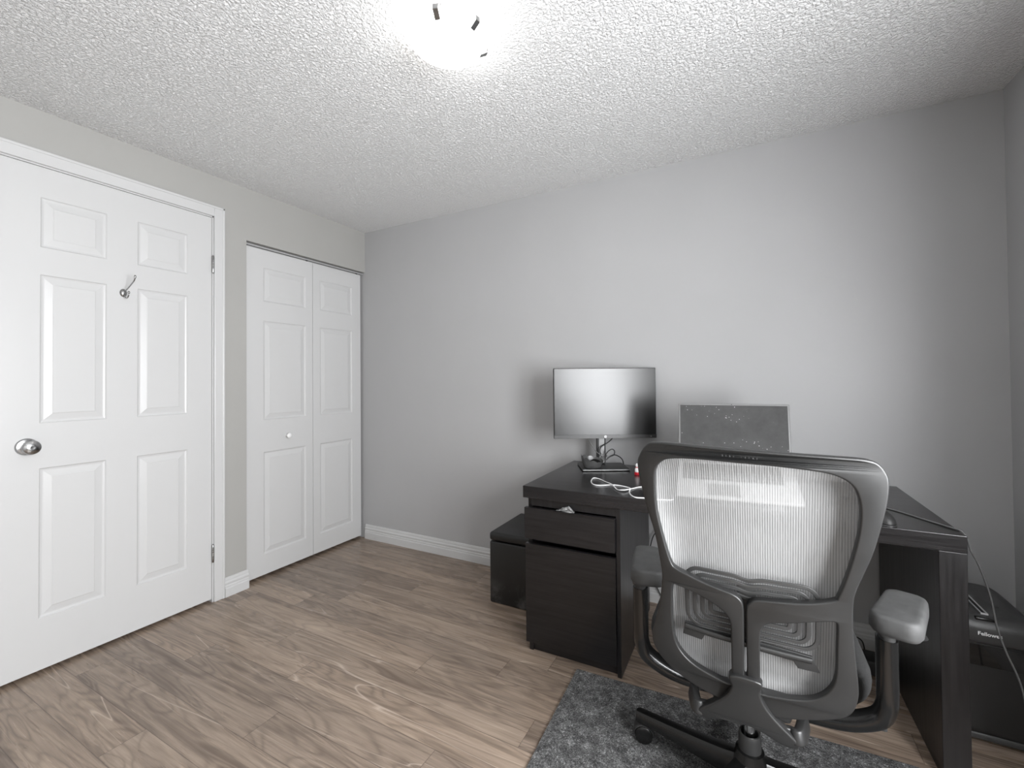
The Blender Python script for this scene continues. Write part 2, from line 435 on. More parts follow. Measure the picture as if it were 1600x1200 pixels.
def baseboard(name, p0, p1, nrm, label, ret=False):
    """moulded skirting, profile swept from p0 to p1; nrm points into the room"""
    prof = [(0, 0), (.015, 0), (.015, .045), (.0125, .050), (.0125, .058), (.0095, .064), (.0115, .070), (.0115, .076), (.007, .084), (.007, .090), (.004, .100), (0, .102)]
    bm = bmesh.new(); rows = []
    for P in (p0, p1):
        rows.append([bm.verts.new((P[0]+nrm[0]*d, P[1]+nrm[1]*d, z)) for d, z in prof])
    n = len(prof)
    for i in range(n): bm.faces.new((rows[0][i], rows[0][(i+1) % n], rows[1][(i+1) % n], rows[1][i]))
    bm.faces.new(rows[0]); bm.faces.new(rows[1][::-1])
    return struct(name, bm, 'trim', label)
baseboard('baseboard_back', (.002, 0), (W, 0), (0, -1), 'white moulded baseboard along the desk wall')
baseboard('baseboard_left', (0, -1.008), (0, K0+.006), (1, 0), 'short white baseboard between the two doors')
baseboard('baseboard_left_front', (0, YB), (0, D0-.05), (1, 0), 'white baseboard beyond the panelled door')
baseboard('baseboard_right', (W, YB), (W, -.015), (-1, 0), 'white baseboard under the window')
baseboard('baseboard_front', (0, YB), (W, YB), (0, 1), 'white baseboard on the facing wall')

def panel_slab(bm, xf, th, y0, y1, z0, z1, rects, prof):
    """door slab facing +x with moulded raised panels; rects (ya,yb,za,zb); prof list of (inset, height)"""
    ys = sorted({y0, y1, *[r[0] for r in rects], *[r[1] for r in rects]}); zs = sorted({z0, z1, *[r[2] for r in rects], *[r[3] for r in rects]})
    for i in range(len(ys)-1):
        for j in range(len(zs)-1):
            ya, yb, za, zb = ys[i], ys[i+1], zs[j], zs[j+1]
            if any(r[0]-1e-6 <= ya and yb <= r[1]+1e-6 and r[2]-1e-6 <= za and zb <= r[3]+1e-6 for r in rects): continue
            bm.faces.new([bm.verts.new((xf, *q)) for q in ((ya, za), (yb, za), (yb, zb), (ya, zb))])
    for (ya, yb, za, zb) in rects:
        prev = None
        for ins, h in [(0, 0)]+prof:
            ring = [bm.verts.new((xf+h, *q)) for q in ((ya+ins, za+ins), (yb-ins, za+ins), (yb-ins, zb-ins), (ya+ins, zb-ins))]
            if prev:
                for k in range(4): bm.faces.new((prev[k], prev[(k+1) % 4], ring[(k+1) % 4], ring[k]))
            prev = ring
        bm.faces.new(prev)
    lo = [bm.verts.new((xf, *q)) for q in ((y0, z0), (y1, z0), (y1, z1), (y0, z1))]
    bk = [bm.verts.new((xf-th, *q)) for q in ((y0, z0), (y1, z0), (y1, z1), (y0, z1))]
    for k in range(4): bm.faces.new((lo[k], bk[k], bk[(k+1) % 4], lo[(k+1) % 4]))
    bm.faces.new(bk)
    bmesh.ops.remove_doubles(bm, verts=bm.verts, dist=1e-5)
PROF = [(.004, -.0045), (.010, -.0065), (.014, -.0065), (.037, -.0020), (.040, -.0005)]

# entry door
d1 = struct('door_1', loc=(0, -1.45, 0), label='white six-panel door with a round nickel knob')
def rel(r, oy): return (r[0]-oy, r[1]-oy, r[2], r[3])
cols = ((-1.716, -1.505), (-1.393, -1.182)); rows_ = ((.220, .822), (1.003, 1.605), (1.716, 1.920))
bm = bmesh.new()
panel_slab(bm, -.004, .035, -1.8305+1.45, -1.0692+1.45, .016, 2.0425, [rel((c0, c1, z0, z1), -1.45) for c0, c1 in cols for z0, z1 in rows_], PROF)
leaf = obj('door_leaf', bm, 'trim', d1)
bm = bmesh.new()
def casing(bm, y0, y1, z0, z1, side):
    box(bm, 0, .012, y0, y1, z0, z1, .002); 
for (y0, y1, z0, z1) in ((-1.062+1.45, -1.010+1.45, 0, DT+.055), (-1.890+1.45, -1.838+1.45, 0, DT+.055)):
    box(bm, 0, .013, y0, y1, z0, z1, .003); 
box(bm, 0, .013, -1.838+1.45, -1.062+1.45, DT, DT+.055, .003)
box(bm, .0, .0165, -1.022+1.45, -1.010+1.45, 0, DT+.055, .003); box(bm, 0, .0165, -1.890+1.45, -1.010+1.45, DT+.043, DT+.055, .003)
obj('door_casing', bm, 'trim', d1)
bm = bmesh.new()
for (y0, y1, z0, z1) in ((-1.838, -1.832, 0, DT), (-1.068, -1.062, 0, DT), (-1.838, -1.062, DT-.006, DT)): box(bm, -.11, .001, y0+1.45, y1+1.45, z0, z1)
for (y0, y1, z0, z1) in ((-1.832, -1.815, 0, DT), (-1.085, -1.068, 0, DT), (-1.838, -1.062, DT-.02, DT)): box(bm, -.09, -.045, y0+1.45, y1+1.45, z0, z1)
obj('door_jamb', bm, 'trim', d1)
KX = Matrix.Translation((-.004, -1.752+1.45, .914)) @ Matrix.Rotation(PI/2, 4, 'Y')
bm = lathe(bmesh.new(), [(0, 0), (.033, 0), (.033, .003), (.029, .009), (.014, .012), (.011, .018), (.011, .030), (.018, .036), (.026, .046), (.028, .056), (.025, .065), (.015, .070), (.005, .071), (0, .070)], 40, KX)
obj('door_knob', bm, 'nickel', leaf, smooth=40)
for z in (1.791, .257, 1.02):
    if z == 1.02: continue
    bm = lathe(bmesh.new(), [(0, -.048), (.004, -.047), (.0062, -.043), (.0062, -.016), (.0052, -.015), (.0062, -.014), (.0062, .014), (.0052, .015), (.0062, .016), (.0062, .043), (.004, .047), (0, .05)], 14, Matrix.Translation((.006, -1.067+1.45, z)))
    obj('hinge', bm, 'nickel', leaf, smooth=40)

# coat hook on the door
hk = thing('coat_hook', 'small shiny double coat hook screwed to the white six-panel door', 'hook', (-.004, -1.447, 1.575))
bm = lathe(bmesh.new(), [(0, .001), (.0135, 0), (.0135, .003), (.010, .007), (.004, .009), (0, .0095)], 24, Matrix.Rotation(PI/2, 4, 'Y') @ Matrix.Diagonal((1.35, 1, 1, 1)))
obj('back_plate', bm, 'nickel', hk, smooth=40)
def prong(pts, r, rt):
    P = catmull(pts, 6); bm = sweep(bmesh.new(), P, r, up=(0, 1, 0), seg=10)
    bmesh.ops.create_uvsphere(bm, u_segments=12, v_segments=8, radius=rt, matrix=Matrix.Translation(P[-1]) @ Matrix.Diagonal((.8, .8, 1.35, 1)))
    return bm
obj('upper_prong', prong([(.004, 0, .004), (.024, .003, .012), (.055, .007, .032), (.082, .009, .050), (.090, .009, .066)], .0026, .0058), 'nickel', hk, smooth=40)
obj('lower_prong', prong([(.004, 0, -.006), (.018, .001, -.022), (.032, .002, -.026), (.044, .003, -.016), (.047, .003, -.002)], .0026, .0056), 'nickel', hk, smooth=40)

# bifold closet door
d2 = struct('door_2', loc=(0, -.44, 0), label='white bifold closet door of two panelled leaves')
PROF2 = [(.004, -.004), (.009, -.006), (.012, -.006), (.034, -.0015), (.037, -.0005)]
rows2 = ((.140, .745), (.935, 1.527), (1.642, 1.845))
for (a, b, r0, r1, knob) in ((-.878, -.4295, -.766, -.480, True), (-.4265, -.018, -.372, -.098, False)):
    bm = bmesh.new(); panel_slab(bm, -.030, .030, a+.44, b+.44, .020, 1.952, [(r0+.44, r1+.44, z0, z1) for z0, z1 in rows2], PROF2)
    lf = obj('closet_leaf', bm, 'trim', d2)
    if knob:
        bm = lathe(bmesh.new(), [(0, 0), (.008, 0), (.0075, .010), (.011, .016), (.0155, .022), (.0155, .028), (.011, .033), (0, .035)], 24, Matrix.Translation((-.030, -.617+.44, .828)) @ Matrix.Rotation(PI/2, 4, 'Y'))
        obj('closet_knob', bm, 'white_knob', lf, smooth=40)
bm = bmesh.new()
box(bm, -.060, -.056, -.440, .436, 1.957, KT-.001); box(bm, -.022, -.018, -.440, .436, 1.9565, 1.9655); box(bm, -.034, -.018, -.440, .436, 1.964, 1.966); box(bm, -.036, -.032, -.440, .436, 1.964, KT-.001); box(bm, -.060, -.030, -.440, .436, KT-.004, KT-.001)
obj('closet_track', bm, 'track', d2)
bm = bmesh.new()
for y in (-.42, -.02, .40): bm2 = lathe(bm, [(0, 1.950), (.004, 1.950), (.004, 1.962), (.009, 1.962), (.009, 1.968), (0, 1.968)], 12, Matrix.Translation((-.045, y, 0)))
obj('track_roller', bm, 'plastic_dark', d2)

# ------------------------------------------------------------------ ceiling lamp
cl = thing('ceiling_light', 'round frosted glass flush ceiling light, lit', 'ceiling light', (1.706, -1.278, H))
obj('ceiling_pan', lathe(bmesh.new(), [(0, 0), (.088, 0), (.088, -.012), (.082, -.016), (0, -.016)], 40), 'white_knob', cl, smooth=40)
R_ = .124
prof = [(R_*math.sin(a), -.046-.050*(math.cos(a)-math.cos(1.25))/(1-math.cos(1.25))) for a in [1.25*k/12 for k in range(13)]]
s = R_/prof[-1][0]; prof = [(r*s, z) for r, z in prof]
prof += [(R_-.004, -.044)] + [(r*.96, z+.004) for r, z in prof[::-1][1:]]
gl = obj('lamp_shade', lathe(bmesh.new(), prof, 56), 'lamp_glass', cl, smooth=60)
for a in (-1.24, -.20, .90):
    m = Matrix.Rotation(a, 4, 'Z'); bm = bmesh.new()
    box(bm, R_-.030, R_+.004, -.008, .008, -.0425, -.0410, mat=m); box(bm, R_+.0015, R_+.004, -.008, .008, -.054, -.0410, mat=m)
    box(bm, .080, R_-.028, -.008, .008, -.0425, -.012, mat=m)
    P_ = [(R_+.0035, -.054), (R_-.004, -.058), (R_-.016, -.0655), (R_-.020, -.0675)]
    for (r0, z0), (r1, z1) in zip(P_, P_[1:]):
        vs = [bm.verts.new(m @ V(q)) for q in ((r0, -.008, z0), (r0, .008, z0), (r1, .008, z1), (r1, -.008, z1), (r0, -.008, z0-.0012), (r0, .008, z0-.0012), (r1, .008, z1-.0012), (r1, -.008, z1-.0012))]
        for q in ((0, 1, 2, 3), (4, 7, 6, 5), (0, 4, 5, 1), (1, 5, 6, 2), (2, 6, 7, 3), (3, 7, 4, 0)): bm.faces.new([vs[i] for i in q])
    obj('shade_clip', bm, 'steel', cl)
bm = sweep(bmesh.new(), catmull([(.085, -.030, -.014), (.105, -.055, -.020), (.118, -.070, -.024), (.128, -.060, -.026), (.122, -.040, -.034)], 6), .0008, seg=6)
obj('loose_wire', bm, 'steel', cl)
lb = bpy.data.lights.new('ceiling_bulb', 'POINT'); lb.energy = LAMP_POWER; lb.shadow_soft_size = .03; lb.color = (1, .985, .965)
lo_ = bpy.data.objects.new('ceiling_bulb', lb); C.objects.link(lo_); lo_.location = (1.706, -1.278, H-.034)

# ------------------------------------------------------------------ rug
ra = .042
rug = rbox(.54, -.60, .0035, 1.08, 1.20, .007, .006)
ro = obj('rug', rug, 'rug'); ro.location = (1.897, -.706, 0); ro.rotation_euler = (0, 0, ra*.9)
tag(ro, 'charcoal felt floor mat under the office chair', 'rug')

# ------------------------------------------------------------------ desk
DH = .7074
dk = thing('desk', 'black-brown desk with drawer and cabinet pedestal on its left', 'desk', (1.656, -.6935, 0), .0081)
DW, DD = 1.400, .650
obj('desk_top', B(0, DW, 0, DD, DH-.050, DH, .0015), 'bb_top', dk)
obj('leg_panel', B(DW-.062, DW, .002, DD-.002, 0, DH-.050, .0015), 'bb_z', dk)
ped = bmesh.new()
PX0, PX1, PY1 = .012, .412, .600
box(ped, PX0, PX0+.018, .030, PY1, 0, DH-.052); box(ped, PX1-.016, PX1, .016, PY1, 0, DH-.050, .001)
box(ped, PX0+.018, PX1-.016, PY1-.012, PY1, .05, DH-.052); box(ped, PX0+.018, PX1-.016, .045, PY1-.012, .048, .064)
box(ped, PX0+.018, PX1-.016, .045, PY1-.012, DH-.070, DH-.052)
box(ped, PX0+.018, PX1-.016, .045, PY1-.012, .465, .480); box(ped, PX0+.018, PX1-.016, .018, .034, .623, DH-.0505)
obj('pedestal', ped, 'bb_z', dk)
obj('plinth', B(PX0+.018, PX1-.016, .038, .052, 0, .048), 'bb_x', dk)
obj('cabinet_door', B(PX0-.004, PX1-.0165, .004, .022, .046, .463, .001), 'bb_x', dk)
dr = obj('drawer', B(PX0-.004, PX1-.0165, -.004, .016, .487, .618, .001), 'bb_x', dk)
bm = bmesh.new(); box(bm, PX0+.03, PX1-.03, .016, .50, .500, .515)
box(bm, PX0+.03, PX0+.042, .016, .50, .515, .600); box(bm, PX1-.042, PX1-.03, .016, .50, .515, .600)
obj('drawer_box', bm, 'bb_y', dr)

# wrapper poking out of the drawer
bm = bmesh.new(); g = []
for i in range(12):
    u = i/11; hgt = .004+.023*min(u/.62, (1-u)/.38+.10, 1)*(1-.25*abs(math.sin(9*u)))
    g.append([bm.verts.new((u*.080+.004*random.random()*(j > 0), .006+.006*math.sin(4*j+7*u)+.003*random.random(), hgt*j/4)) for j in range(5)])
for i in range(11):
    for j in range(4): bm.faces.new((g[i][j], g[i+1][j], g[i+1][j+1], g[i][j+1]))
bmesh.ops.solidify(bm, geom=bm.faces[:], thickness=.0008)
o = obj('plastic_wrapper', bm, 'paper'); o.location = (1.806, -.6955, .6188); tag(o, 'crumpled clear wrapper poking out of the desk drawer', 'wrapper')

# ------------------------------------------------------------------ ottoman
ot = thing('storage_ottoman', 'black faux leather cube ottoman between desk and wall', 'ottoman', (1.475, -.215, 0), .01)
def soft(bm_, r):
    es = [e for e in bm_.edges]; bmesh.ops.bevel(bm_, geom=es, offset=r, segments=3, profile=.5, affect='EDGES'); return bm_
obj('ottoman_body', soft(B(-.170, .170, -.178, .190, 0, .318), .008), 'scuffed', ot, smooth=50)
obj('ottoman_lid', soft(B(-.172, .172, -.181, .193, .322, .366), .014), 'leather', ot, smooth=50)

# ------------------------------------------------------------------ monitor
YAW = .4894
mo = thing('monitor', 'black computer monitor on the left end of the desk, screen off', 'monitor', (1.842, -.150, DH), YAW)
# local axes: x to the right as seen, y away from the viewer
sw, sh, sz = .2625, .1790, .331            # half width, half height, centre height
FX = .010
by = -.045
obj('monitor_shell', soft(B(FX-sw, FX+sw, by+.003, by+.022, sz-sh, sz+sh), .003), 'monitor_black', mo, smooth=50)
obj('rear_housing', soft(B(FX-.14, FX+.14, by+.022, by+.046, sz-.11, sz+.09), .010), 'monitor_black', mo, smooth=50)
scn = obj('screen', B(FX-sw+.004, FX+sw-.004, by, by+.003, sz-sh+.0185, sz+sh-.003), 'screen', mo)
bz = obj('lower_bezel', B(FX-sw+.001, FX+sw-.001, by-.001, by+.003, sz-sh+.0005, sz-sh+.0182, .0005), 'bezel', mo)
MF = Matrix.Rotation(PI/2, 4, 'X')
bm = lathe(bmesh.new(), [(0, 0), (.0065, 0), (.0065, .0006), (0, .0006)], 28, Matrix.Translation((FX, by-.001, sz-sh+.009)) @ Matrix.Rotation(PI/2, 4, 'X'))
lg = obj('maker_badge', bm, 'logo_white', bz)
text('badge_letters', 'hp', .011, .0002, 'monitor_black', lg, Matrix.Translation((FX, by-.0018, sz-sh+.0065)) @ MF, shear=.3)
obj('power_light', B(FX+sw-.031, FX+sw-.027, by-.0016, by-.001, sz-sh+.0078, sz-sh+.0100), 'logo_white', bz)
for q in list(mo.children): q.rotation_euler = (0, 0, .025)
st = obj('stand_column', soft(B(-.025, .023, .010, .026, .010, .31), .004), 'monitor_black', mo, smooth=50)
obj('column_face', B(-.012, .0155, .0085, .0105, .02, .30), 'stand_silver', st)
obj('neck_bracket', B(-.02, .018, by+.04, .012, sz-.04, sz+.03, .003), 'monitor_black', mo)
bs = obj('stand_base', soft(B(-.118, .116, -.118, .060, .001, .010), .003), 'monitor_black', mo, smooth=50)
obj('base_trim', B(-.117, .115, -.1188, -.1176, .004, .0095), 'stand_silver', bs)

def tube_obj(name, pts, r, mat, label=None, cat='cable', parent=None, n=8, seg=8):
    bm = sweep(bmesh.new(), catmull(pts, n), r, seg=seg); o = obj(name, bm, mat, parent, smooth=60)
    if label: tag(o, label, cat)
    return o
def mloc(x, y, z):     # monitor local to world
    c, s_ = math.cos(YAW), math.sin(YAW)
    return (1.842+x*c-y*s_, -.150+x*s_+y*c, DH+z)
tube_obj('power_cable', [mloc(.065, -.005, .165), mloc(.050, .000, .140), mloc(.022, .002, .118), mloc(-.004, -.006, .104), mloc(-.012, -.012, .085), mloc(-.006, -.012, .06), mloc(-.010, -.02, .035), mloc(-.014, -.025, .0145)], .0030, 'cable_black', 'black cable dropping from the monitor down to its stand base')
tube_obj('video_cable', [mloc(-.067, -.012, .165), mloc(-.063, -.010, .135), mloc(-.045, -.012, .100), mloc(-.025, -.020, .075), mloc(0, -.024, .060), mloc(.020, -.018, .056), mloc(.024, -.010, .060)], .0022, 'cable_grey', 'thin grey cable hanging in a curve below the monitor')
tube_obj('looped_cable', [mloc(.010, -.030, .0135), mloc(.012, -.028, .045), mloc(.020, -.026, .075), mloc(.045, -.026, .094), mloc(.060, -.026, .085), mloc(.057, -.026, .066), mloc(.036, -.026, .056), mloc(.016, -.028, .040)], .0028, 'cable_black', 'black cable curled into an upright loop beside the monitor stand')
tube_obj('arched_cable', [mloc(.020, -.035, .050), mloc(.040, -.032, .062), mloc(.062, -.026, .065), mloc(.085, -.018, .055), mloc(.103, -.012, .038), mloc(.110, -.010, .013)], .0026, 'cable_black', 'black cable arching from the stand to the right over the base')

# crinkled dish with a black gadget, on the stand base
bm = bmesh.new(); prof = []; seg = 40; rings = []
for k, (r, z) in enumerate([(0, .001), (.030, 0), (.034, .003), (.039, .018), (.043, .032), (.045, .040), (.043, .040), (.041, .032), (.036, .018), (.031, .006), (0, .005)]):
    ring = []
    for i in range(seg):
        a = 2*PI*i/seg
        jag = (.5+.5*math.cos(a-PI))*(.014*abs(math.sin(5*a))+.010) if z > .02 else 0
        dip = -.012*max(0, math.cos(a+1.1)) if z > .02 else 0
        if r == 0: ring = [bm.verts.new((0, 0, z))]; break
        ring.append(bm.verts.new((r*1.25*math.cos(a), r*math.sin(a), z+jag*(z-.02)/.02+dip*(z-.018)/.022)))
    rings.append(ring)
for a_, b_ in zip(rings, rings[1:]):
    for i in range(seg):
        j = (i+1) % seg
        if len(a_) == 1: bm.faces.new((a_[0], b_[j], b_[i]))
        elif len(b_) == 1: bm.faces.new((a_[i], a_[j], b_[0]))
        else: bm.faces.new((a_[i], a_[j], b_[j], b_[i]))
p = mloc(-.062, -.070, .0105)
o = obj('trinket_dish', bm, 'frosted', smooth=35); o.location = p; o.rotation_euler = (0, 0, YAW); tag(o, 'small jagged-rimmed grey metal dish on the monitor stand base', 'dish')
bm = bmesh.new(); bmesh.ops.create_uvsphere(bm, u_segments=20, v_segments=12, radius=.022, matrix=Matrix.Diagonal((1.25, .9, .80, 1)))
o = obj('earphone_case', bm, 'matt_black', smooth=80); o.location = mloc(-.047, -.070, .0350); tag(o, 'rounded black gadget lying in the grey metal dish', 'gadget')

# tiny figurine
tf = thing('figurine', 'tiny white figurine with a red base beside the monitor stand', 'figurine', (2.046, -.262, DH), .3)
obj('figurine_base', lathe(bmesh.new(), [(0, 0), (.0125, 0), (.0135, .003), (.0125, .012), (0, .013)], 20), 'red', tf, smooth=40)
fb = obj('figurine_body', lathe(bmesh.new(), [(0, .012), (.0105, .0125), (.0115, .022), (.008, .032), (.0055, .035), (.008, .040), (.0075, .047), (.004, .0515), (0, .053)], 20), 'white_toy', tf, smooth=50)
obj('figurine_scarf', lathe(bmesh.new(), [(.0058, .0325), (.0085, .0335), (.0085, .036), (.0058, .0365)], 20), 'red', fb, smooth=50)

# white charging cable on the desk
pts = [(2.250, -.60), (2.262, -.655), (2.22, -.676), (2.166, -.678), (2.133, -.684), (2.112, -.664), (2.092, -.617), (2.083, -.561), (2.07, -.541), (2.028, -.524), (1.993, -.529), (1.953, -.558), (1.924, -.552), (1.899, -.506), (1.887, -.45), (1.891, -.43), (1.918, -.442), (1.954, -.479), (2.0, -.537), (2.037, -.594), (2.06, -.613), (2.077, -.6), (2.092, -.547), (2.115, -.509), (2.17, -.48), (2.24, -.45)]
zz = [DH+.0025+(.0045 if i in (18, 20, 21) else 0) for i in range(len(pts))]
tube_obj('charging_cable', [(x, y, z) for (x, y), z in zip(pts, zz)], .0024, 'cable_white', 'thin white cable looped loosely on the desk top')

# ------------------------------------------------------------------ laptop on a tilted stand
LY = .085
lp = thing('laptop', 'open silver laptop with a dusty dark screen, propped on a stand', 'laptop', (2.277, -.672, DH+.020), LY)
tilt = math.atan2(.088, .24); LW, LD = .402, .250
TM = Matrix.Rotation(tilt, 4, 'X')
bm = B(0, LW, 0, LD, 0, .012, mat=None); soft(bm, .003); bmesh.ops.transform(bm, matrix=TM, verts=bm.verts)
lbse = obj('laptop_base', bm, 'laptop', lp, smooth=50)
bm = B(.105, .213, .012, .085, .0121, .0127); bmesh.ops.transform(bm, matrix=TM, verts=bm.verts); obj('touchpad', bm, 'touch', lbse)
bm = bmesh.new()
for j in range(6):
    for i in range(17):
        x0 = .018+i*.0202; y0 = .110+j*.0200
        box(bm, x0, x0+.0165, y0, y0+.0160, .0121, .0135)
bmesh.ops.transform(bm, matrix=TM, verts=bm.verts); o = obj('keyboard', bm, 'key', lbse)
HM = TM @ Matrix.Translation((0, LD-.004, .012)) @ Matrix.Rotation(-tilt-math.radians(9), 4, 'X')
bm = B(0, LW, -.003, .004, 0, .236); soft(bm, .0025); bmesh.ops.transform(bm, matrix=HM, verts=bm.verts)
lid = obj('laptop_lid', bm, 'laptop_trim', lp, smooth=50)
bm = B(.007, LW-.007, -.0036, -.003, .012, .229); bmesh.ops.transform(bm, matrix=HM, verts=bm.verts); obj('laptop_screen', bm, 'lap_screen', lid)
bm = lathe(bmesh.new(), [(0, 0), (.002, 0), (.002, .0006), (0, .0006)], 12, HM @ Matrix.Translation((LW/2, -.0032, .2325)) @ Matrix.Rotation(PI/2, 4, 'X')); obj('webcam', bm, 'key', lid)
ls = thing('laptop_stand', 'low tilted stand holding up the back of the laptop', 'stand', (2.277, -.672, DH), LY)
TS = Matrix.Translation((0, 0, .020)) @ TM
for x in (.06, LW-.10):
    obj('stand_rail', B(x, x+.04, .006, .235, -.007, -.0005, .001, mat=TS), 'steel', ls)
    obj('stand_post', B(x+.01, x+.03, .175, .195, .004, .079, .002), 'steel', ls)
    obj('stand_front', B(x, x+.04, .008, .020, .004, .0165, .001), 'steel', ls)
obj('stand_foot', B(.05, LW-.05, .0, .225, 0, .005, .001), 'steel', ls)

# ------------------------------------------------------------------ mouse
ms = thing('computer_mouse', 'black computer mouse at the right front of the desk', 'mouse', (2.874, -.622, DH), .35)
bm = bmesh.new(); bmesh.ops.create_uvsphere(bm, u_segments=28, v_segments=16, radius=1)
for v in bm.verts:
    v.co.z = max(v.co.z, 0)*.034+.006; v.co.x *= .031; v.co.y *= .054
obj('mouse_body', bm, 'plastic_dark', ms, smooth=60)
bm = lathe(bmesh.new(), [(0, 0), (1.03, 0), (1.03, .004), (0, .004)], 36, Matrix.Diagonal((.031, .054, 1, 1)) ); obj('mouse_base', bm, 'bezel', ms)
bm = lathe(bmesh.new(), [(0, -.003), (.008, -.003), (.009, 0), (.008, .003), (0, .003)], 20, Matrix.Translation((0, .028, .031)) @ Matrix.Rotation(PI/2, 4, 'Y')); obj('scroll_wheel', bm, 'plastic_gloss', ms, smooth=40)

# cable running over the desk's right end and down behind the leg
pts = [(2.80, -.30, DH+.002), (2.86, -.35, DH+.002), (2.905, -.415, DH+.002), (2.955, -.475, DH+.002), (3.005, -.555, DH+.002), (3.040, -.610, DH+.003), (3.058, -.632, DH+.001), (3.068, -.640, DH-.018), (3.078, -.632, .655), (3.098, -.615, .615), (3.118, -.600, .560), (3.134, -.590, .500), (3.143, -.592, .430), (3.158, -.595, .370), (3.188, -.598, .275), (3.20, -.60, .15), (3.20, -.60, .05), (3.215, -.585, .006), (3.27, -.56, .004), (3.34, -.60, .004)]
tube_obj('charger_cable', pts, .0026, 'cable_grey', 'grey cable trailing off the right end of the desk to the floor')

tube_obj('wall_cable', [(2.14, -.020, .62), (2.135, -.024, .50), (2.11, -.03, .40), (2.07, -.028, .34), (2.05, -.022, .22), (2.08, -.022, .10), (2.15, -.03, .008), (2.3, -.05, .005)], .0026, 'cable_black', 'black cable hanging on the wall behind the desk')
tube_obj('floor_cable', [(2.93, -.060, .020), (2.92, -.055, .055), (2.88, -.055, .068), (2.84, -.055, .050), (2.80, -.065, .010), (2.70, -.10, .004)], .0026, 'cable_black', 'black cable curled against the baseboard under the desk')
ps = thing('power_strip', 'black power strip on the floor under the desk', 'power strip', (2.88, -.17, 0), 0)
obj('strip_body', soft(B(-.16, .10, -.045, .045, 0, .055), .006), 'plastic_dark', ps, smooth=50)
obj('strip_switch', B(-.13, -.105, -.012, .012, .0545, .058, .001), 'plastic_gloss', ps)

# ------------------------------------------------------------------ shredder
sh_ = thing('paper_shredder', 'black paper shredder on the floor right of the desk', 'shredder', (3.190, -.300, 0), 0)
def sq_ring(sx, sy, z, r, n=6, cx=0, cy=0):
    pts = []
    for (qx, qy, a0) in ((1, 1, 0), (-1, 1, PI/2), (-1, -1, PI), (1, -1, 3*PI/2)):
        for i in range(n+1):
            a = a0+PI/2*i/n; pts.append((cx+qx*(sx-r)+r*math.cos(a), cy+qy*(sy-r)+r*math.sin(a), z))
    return pts
def loft(rings, capb=True, capt=True):
    bm = bmesh.new(); R = [[bm.verts.new(p) for p in r] for r in rings]; n = len(R[0])
    for a, b in zip(R, R[1:]):
        for i in range(n): bm.faces.new((a[i], a[(i+1) % n], b[(i+1) % n], b[i]))
    if capb: bm.faces.new(R[0][::-1])
    if capt: bm.faces.new(R[-1])
    return bm
obj('bin', loft([sq_ring(.086, .140, .012, .030), sq_ring(.092, .148, .022, .03), sq_ring(.097, .152, .05, .03), sq_ring(.102, .158, .250, .03), sq_ring(.103, .159, .318, .03)]), 'shred_body', sh_, smooth=45)
obj('bin_rim', loft([sq_ring(.090, .146, .008, .032), sq_ring(.0975, .1555, .014, .032), sq_ring(.0985, .1555, .024, .03), sq_ring(.096, .152, .030, .03)]), 'shred_top', sh_, smooth=45)
vw = rbox(-.005, -.1592, .281, .150, .004, .064, .0015); obj('view_window', vw, 'glossy_window', sh_)
hd = loft([sq_ring(.108, .166, .322, .035), sq_ring(.112, .170, .330, .035), sq_ring(.112, .170, .366, .035), sq_ring(.106, .165, .382, .035), sq_ring(.090, .155, .394, .035), sq_ring(.070, .140, .400, .03)])
hdo = obj('shredder_head', hd, 'shred_top', sh_, smooth=50)
sl = bmesh.new()
for x0, x1 in ((-.0300, -.0255), (-.0160, -.0115)): box(sl, x0, x1, -.132, .12, .398, .4045, .001)
box(sl, -.0300, -.0115, -.137, -.132, .398, .4045, .001)
obj('paper_slot', sl, 'laptop', hdo); obj('slot_gap', B(-.0255, -.0160, -.132, .12, .3985, .4020), 'dark', hdo)
obj('control_switch', soft(B(-.050, -.005, -.160, -.146, .388, .398), .003), 'plastic_gloss', hdo, smooth=40)
obj('feature_icons', B(.022, .040, -.06, -.045, .3985, .4012), 'bezel', hdo)
text('maker_name', 'Fellowes', .0158, .0004, 'logo_white', hdo, Matrix.Translation((-.021, -.1705, .348)) @ MF, offset=.0003)
bm = bmesh.new(); box(bm, -.0745, -.0720, -.1602, -.1575, .215, .244); box(bm, -.088, -.0745, -.1602, -.1575, .2415, .244); box(bm, -.082, -.0745, -.1602, -.1575, .215, .2175)
obj('warning_mark', bm, 'logo_white', sh_)

# ------------------------------------------------------------------ office chair
CX, CY = 2.510, -1.0
ch = thing('office_chair', 'charcoal office chair with light grey mesh back, facing the desk', 'chair', (CX, CY, .007))
ZO = -.007
def FY(x, z): return -.36-.12*(z-.5)/.5+.6*x*x
def back(off): return lambda u, v, w: (u, FY(u, v)+off-w, v+ZO)
def sm(pts, n=5): return [(p.x, p.y) for p in catmull([(x, z, 0) for x, z in pts], n, True)]
OUT = [(-.199, .983), (-.193, 1.006), (-.178, 1.027), (-.160, 1.0335), (-.120, 1.034), (-.046, 1.032), (.021, 1.030), (.084, 1.028), (.143, 1.026), (.172, 1.024), (.189, 1.018), (.200, 1.004), (.205, .986), (.204, .953), (.198, .912), (.188, .861), (.175, .817), (.166, .787), (.162, .760), (.163, .709), (.168, .652), (.174, .593), (.174, .562), (.166, .534), (.147, .517), (.102, .500), (.049, .487), (.010, .481), (-.020, .482), (-.059, .491), (-.104, .502), (-.146, .520), (-.173, .542), (-.189, .567), (-.191, .591), (-.183, .626), (-.170, .678), (-.163, .726), (-.161, .745), (-.164, .781), (-.171, .836), (-.183, .885), (-.193, .934)]
